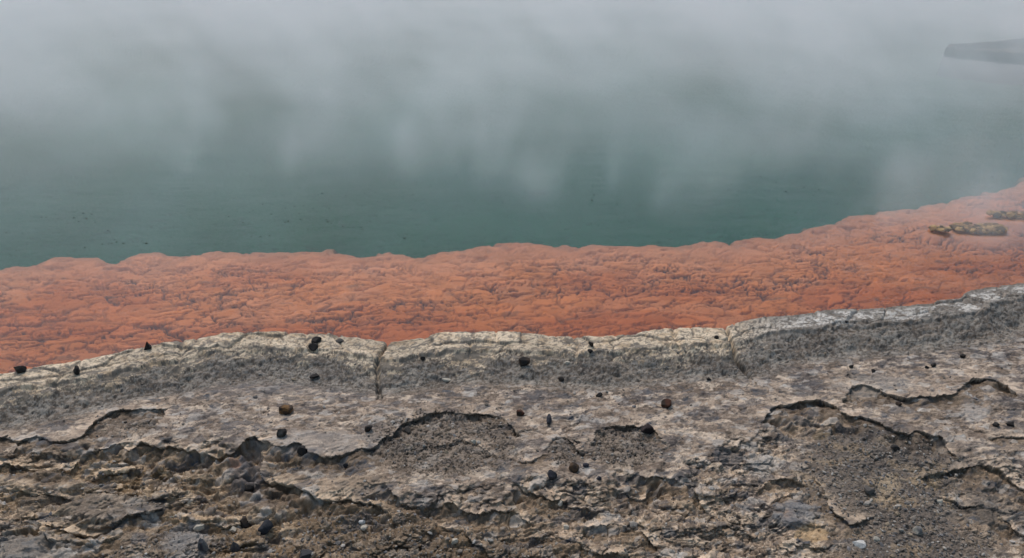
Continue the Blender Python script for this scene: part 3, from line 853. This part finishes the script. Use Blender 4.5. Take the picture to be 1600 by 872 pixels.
BLACK, BROWN, RUST, SLATE, GREY, PALE, WHITE = (.021, .018, .016), (.032, .021, .014), (.070, .026, .014), (.035, .034, .042), (.13, .125, .12), (.40, .36, .29), (.50, .48, .44)
G1 = 'dark stones strewn over the terrace'
G2 = 'pale pebbles on the terrace'
stones = [  # photo x, y of the middle, width, height in photo pixels, tone, second tone, name, label
    (231, 541, 13, 14, BLACK, None, 'stone', 'black peaked stone standing on the pool rim, third along from its left end'),
    (120, 579, 10, 14, BLACK, None, 'stone', 'small upright black stone on the cream crust near the left end of the rim'),
    (29, 577, 18, 10, BLACK, BROWN, 'stone', 'flat oblong dark stone at the water edge, leftmost on the rim'),
    (495, 533, 14, 10, BLACK, None, 'stone', 'black stone at the water edge of the rim, upper of a touching pair'),
    (489, 542, 15, 10, BLACK, None, 'stone', 'black stone on the cream rim, lower of a touching pair'),
    (530, 533, 14, 6, (.09, .08, .07), None, 'stone', 'low flat grey stone lying on the rim just right of a black pair'),
    (447, 641, 21, 15, BROWN, (.15, .08, .03), 'stone', 'brown ochre-sided stone on the smooth flat below the rim, left of centre'),
    (441, 677, 15, 14, BLACK, (.05, .05, .045), 'stone', 'rounded black stone at the lip of the long ledge, below a brown stone'),
    (472, 704, 14, 14, BLACK, None, 'stone', 'square black stone tucked into the notch of the long ledge'),
    (577, 669, 12, 11, BLACK, BROWN, 'stone', 'round dark stone alone on the flat, left of the wide pitted hollow'),
    (820, 565, 17, 15, BLACK, BROWN, 'stone', 'largest black stone on the dark inner face of the rim, near the centre'),
    (857, 653, 18, 22, SLATE, None, 'stone', 'slate blue elongated stone leaning above the two small hollows'),
    (1041, 632, 16, 14, RUST, BROWN, 'stone', 'rust red angular stone on the flat right of centre'),
    (1012, 671, 19, 18, (.022, .014, .014), None, 'stone', 'large dark maroon stone on the lip of the right round hollow'),
    (863, 742, 14, 14, (.022, .024, .028), SLATE, 'stone', 'blue black stone below the smallest round hollow'),
    (897, 732, 15, 13, (.06, .035, .018), BROWN, 'stone', 'brown stone below the small round hollows, beside a blue black one'),
    (915, 727, 10, 6, SLATE, None, 'stone', 'small flat slate stone just right of a brown stone under the hollows'),
    (936, 747, 7, 7, SLATE, None, 'stone', 'tiny slate grey stone on the smooth patch under the right round hollow'),
    (936, 617, 10, 7, BLACK, None, 'stone', 'small black stone on the flat below the rim, between centre and a rust red stone'),
    (877, 593, 9, 7, BLACK, BROWN, 'stone', 'small dark stone at the foot of the rim, right of the largest black one'),
    (813, 645, 12, 10, BROWN, RUST, 'stone', 'reddish brown small stone beside the right tip of the wide pitted hollow'),
    (637, 672, 12, 11, (.07, .06, .05), None, 'stone', 'dull brown stone lodged at the upper left edge of the wide pitted hollow'),
    (541, 727, 9, 8, (.03, .03, .032), None, 'stone', 'small dark grey stone under the long ledge on the ochre stained slab'),
    (389, 763, 15, 12, BLACK, None, 'stone', 'black stone pressed against the brown slabs at lower left'),
    (383, 817, 20, 17, BLACK, BROWN, 'stone', 'brownish black stone at the bottom left, left one of two big ones'),
    (416, 827, 21, 20, (.020, .022, .027), None, 'stone', 'bluish black stone at the bottom left, right one of two big ones'),
    (492, 588, 15, 6, BLACK, None, 'stone', 'thin flat black stone at the foot of the rim, left of the joint'),
    (923, 538, 8, 8, BLACK, BROWN, 'stone', 'small dark stone on the pale rim, upper of two set one above the other'),
    (922, 549, 8, 7, BLACK, None, 'stone', 'small dark stone on the pale rim, lower of two set one above the other'),
    (661, 560, 7, 7, BLACK, None, 'stone', 'tiny black stone on the cream rim just right of its oblique joint'),
    (1107, 592, 7, 5, BLACK, None, 'stone', 'tiny black stone at the foot of the rim, below the right joint'),
    (1119, 527, 7, 5, BLACK, None, 'stone', 'tiny black stone on the pale rim just left of the right joint'),
    (1398, 700, 11, 7, BLACK, None, 'stone', 'flat black stone at the top of the gravel basin on the right'),
    (1359, 768, 15, 11, (.09, .08, .07), None, 'stone', 'grey brown flat stone beside the tan stain in the gravel basin'),
    (1434, 830, 12, 11, (.26, .24, .20), GREY, 'pebble', 'pale grey angular pebble in the middle of the lower gravel basin'),
    (1330, 573, 6, 5, BLACK, None, 'stone', 'tiny black stone on the right flat, leftmost of a row under the rim'),
    (1364, 580, 6, 5, BLACK, None, 'stone', 'tiny black stone on the right flat, second of a row under the rim'),
    (1448, 574, 6, 5, BLACK, None, 'stone', 'tiny black stone on the right flat, left one of a close pair'),
    (1458, 571, 7, 6, BLACK, None, 'stone', 'tiny black stone on the right flat, right one of a close pair'),
    (1505, 557, 7, 6, BLACK, None, 'stone', 'tiny black stone at the foot of the rim at far right'),
    (1405, 632, 8, 5, BROWN, None, 'stone', 'small brown stone just under the upper right ledge'),
    (1322, 503, 7, 4, BLACK, None, 'stone', 'tiny flat black stone on the rim right of the right joint'),
    (1556, 664, 8, 6, BLACK, None, 'stone', 'small black stone near the right edge below the far right ledge'),
    (1578, 663, 9, 6, BLACK, None, 'stone', 'small black stone nearest the right edge of the terrace'),
    (317, 853, 20, 22, (.10, .10, .10), SLATE, 'stone', 'dark grey pyramid shaped stone at the bottom left edge'),
    (367, 853, 16, 16, (.065, .06, .058), None, 'stone', 'dull charcoal stone at the bottom edge, right of a grey pyramid one'),
    (479, 869, 20, 12, (.035, .036, .04), None, 'stone', 'dark slate stone at the bottom edge among small brown gravel'),
    (310, 826, 14, 10, PALE, None, 'pebble', 'cream pebble on the tan ground left of a brownish black stone'),
    (565, 816, 9, 7, WHITE, None, 'pebble', 'bright white pebble in the brown gravel under the deep dark ledge'),
    (569, 826, 10, 7, PALE, None, 'pebble', 'pale grey pebble just below the bright white one'),
    (364, 828, 10, 7, PALE, None, 'pebble', 'pale pebble between a brownish black stone and the bottom edge'),
    (711, 846, 10, 10, PALE, None, 'pebble', 'pale round pebble in the gravel at bottom centre'),
    (740, 690, 8, 7, PALE, None, 'pebble', 'pale pebble inside the wide pitted hollow'),
    (697, 594, 14, 5, PALE, None, 'pebble', 'pale flat pebble at the foot of the rim near the centre'),
    (887, 567, 9, 5, PALE, None, 'pebble', 'pale flat pebble on the rim face right of the largest black stone'),
    (876, 788, 10, 10, PALE, None, 'pebble', 'angular cream pebble under the ledge below the blue black stone'),
    (1342, 852, 16, 8, WHITE, None, 'pebble', 'long white flake of stone near the bottom of the gravel basin'),
    (1467, 784, 10, 6, PALE, None, 'pebble', 'pale flat pebble in the gravel basin below the tan streak'),
    (1370, 843, 8, 7, PALE, None, 'pebble', 'pale pebble in the gravel basin, right of the long white flake'),
    (990, 820, 13, 11, (.30, .26, .22), None, 'pebble', 'rounded beige pebble in the broken rock at lower centre right'),
    (885, 824, 9, 6, PALE, None, 'pebble', 'small cream pebble on broken rock at the lower centre'),
]
for k, (px, py, pw, ph, t1, t2, nm, lab) in enumerate(stones):
    p = on_ground(px, py + ph * .38)
    sc = scale_at(p)
    sx = pw / sc
    down = math.atan2(CAM_H - p[2], p[1])
    hz = max(min(ph / sc / (.5 * math.sin(down) + math.cos(down)), 1.25 * sx), .35 * sx)
    sy = (.95 if ph > .6 * pw else .75) * sx
    flat = (1, 1, 1)
    if nm == 'stone' and 'elongated' in lab:
        sx, sy, hz = .026, .075, .03
    me = stone_mesh(nm, 300 + k, (sx * 1.05, sy, hz * 1.22), t1, cuts=6 + k % 4, flat=flat, tone2=t2)
    if 'peaked' in lab or 'pyramid' in lab:
        for v in me.vertices:
            f = 1 - .75 * v.co.z / (hz * 1.22); v.co.x *= f; v.co.y *= f
    o = bpy.data.objects.new(nm, me); COL.objects.link(o)
    o.location = (p[0], p[1] + sy * .15, p[2] - hz * .20)
    o.rotation_euler = (RNG.uniform(-.12, .12), RNG.uniform(-.12, .12), -.35 if 'elongated' in lab else RNG.uniform(-.4, .4))
    prop(o, lab, 'stone' if nm == 'stone' else 'pebble', G1 if nm == 'stone' else G2)

# ------------------------------------------------------------------ crusty brown clumps standing out of the shallow water
def crust(n, rx, ry, seed, bend=0.0):
    r = np.random.default_rng(seed)
    v0, f0 = ico(2)
    Vs, Fs, Ts = [], [], []
    for i in range(n):
        a, q = r.uniform(0, 6.28), math.sqrt(r.uniform(0, 1))
        x = q * math.cos(a) * rx; y = q * math.sin(a) * ry + bend * (x / rx) * ry
        s = r.uniform(.011, .025)
        v = v0 * (1 + r.uniform(-.25, .25, (len(v0), 1))) * np.array((1.25, 1.1, r.uniform(.6, 1.0))) * s
        Vs.append(v + np.array((x, y, .010 + r.uniform(-.006, .014)))); Fs.append(f0 + i * len(v0))
        c = np.array(((.30, .175, .06), (.17, .095, .035), (.40, .26, .10), (.09, .055, .022))[r.integers(4)])
        Ts.append(np.repeat(c[None] * r.uniform(.8, 1.2), len(v0), 0))
    me = tri_mesh('crust_patch', np.concatenate(Vs), np.concatenate(Fs), np.concatenate(Ts))
    me.materials.append(STONE)
    return me


for px, py, n, rx, ry, bend, lab in ((1528, 359, 170, .195, .075, -.25, 'largest olive brown crusty clump poking out of the shallow orange shelf'),
                                     (1469, 361, 26, .055, .045, -.4, 'smallest brown crusty clump on the orange shelf, left of the largest'),
                                     (1584, 338, 60, .20, .03, -.3, 'thin brown streak of crust on the orange shelf, above and right of the largest clump')):
    o = bpy.data.objects.new('crust_patch', crust(n, rx, ry, int(px), bend)); COL.objects.link(o)
    o.location = at(px, py, 0.0)
    prop(o, lab, 'crust', 'brown crust on the shelf')

# ------------------------------------------------------------------ gas bubbles on the water
bmb = bmesh.new()
bmesh.ops.create_uvsphere(bmb, u_segments=14, v_segments=10, radius=1.0)
bmesh.ops.delete(bmb, geom=[v for v in bmb.verts if v.co.z < -.25], context='VERTS')
for f in bmb.faces: f.smooth = True
bme = bpy.data.meshes.new('bubble'); bmb.to_mesh(bme); bmb.free()
t = NT('bubble_film')
t.to(t.n('BsdfPrincipled', {'Base Color': (.012, .022, .020, 1), 'Roughness': .08, 'IOR': 1.33, 'Specular IOR Level': .6}).outputs[0])
bme.materials.append(t.m)
left = [(20, 755), (33, 825), (72, 757), (110, 705), (135, 705), (150, 705), (180, 695), (188, 710), (240, 707), (255, 718), (270, 692), (280, 710), (298, 695), (308, 722), (350, 748),
        (332, 792), (372, 778), (378, 785), (362, 790), (400, 790), (465, 788), (475, 790), (490, 737), (555, 770), (430, 785), (275, 803)]
mid_ = [(742, 702), (760, 715), (788, 722), (810, 690), (820, 682), (852, 663), (880, 695), (925, 675), (925, 722), (935, 718), (955, 670), (970, 692), (975, 712), (985, 668), (1000, 745), (1015, 677),
        (1032, 632), (1045, 628), (1060, 712), (1063, 720), (1068, 676), (1075, 725), (1113, 735), (815, 768), (845, 768), (875, 765)]
cen = [(22, 635), (83, 628), (118, 625), (125, 655), (207, 645), (238, 632), (233, 680), (13, 735), (45, 737), (75, 745), (72, 738), (100, 718), (212, 773), (665, 592), (755, 598), (820, 650), (827, 633), (930, 590), (940, 718), (1068, 632)]
rgt = [(30, 655), (70, 685), (43, 748), (213, 740), (200, 762), (240, 765), (295, 732), (328, 709), (391, 731), (430, 768), (492, 716), (503, 750), (548, 660), (542, 782), (563, 760), (672, 712), (710, 638), (735, 660), (755, 640), (1192, 698), (1257, 710), (1207, 645)]
big_ = {(475, 790): 1.9, (240, 707): 1.6, (1063, 720): 1.7, (212, 773): 1.7, (1257, 710): 1.6, (430, 768): 1.6, (820, 650): 1.3, (1045, 628): 1.4}
for lst, ox, s_, lab, grp in ((left, 0, 2.076, 'tiny dark gas bubble floating on the green water at the left', 'bubbles on the left of the pool'),
                              (mid_, 0, 2.076, 'tiny dark gas bubble in the loose cluster on the water left of centre', 'bubbles in the cluster left of centre'),
                              (cen, 530, 2.076, 'tiny dark gas bubble on the green water at the centre of the pool', 'bubbles in the centre of the pool'),
                              (rgt, 1060, 2.565, 'tiny dark gas bubble on the misty water at the right', 'bubbles on the right of the pool')):
    for zx, zy in lst:
        o = bpy.data.objects.new('bubble', bme); COL.objects.link(o)
        q = at(ox + zx / s_, zy / s_, 0.0)
        r = RNG.uniform(.0032, .0052) * big_.get((zx, zy), 1.0) * (q[1] / 6.0) ** .5
        o.location = q; o.scale = (r * 1.5, r * 1.25, r)
        prop(o, lab, 'bubble', grp)
#END
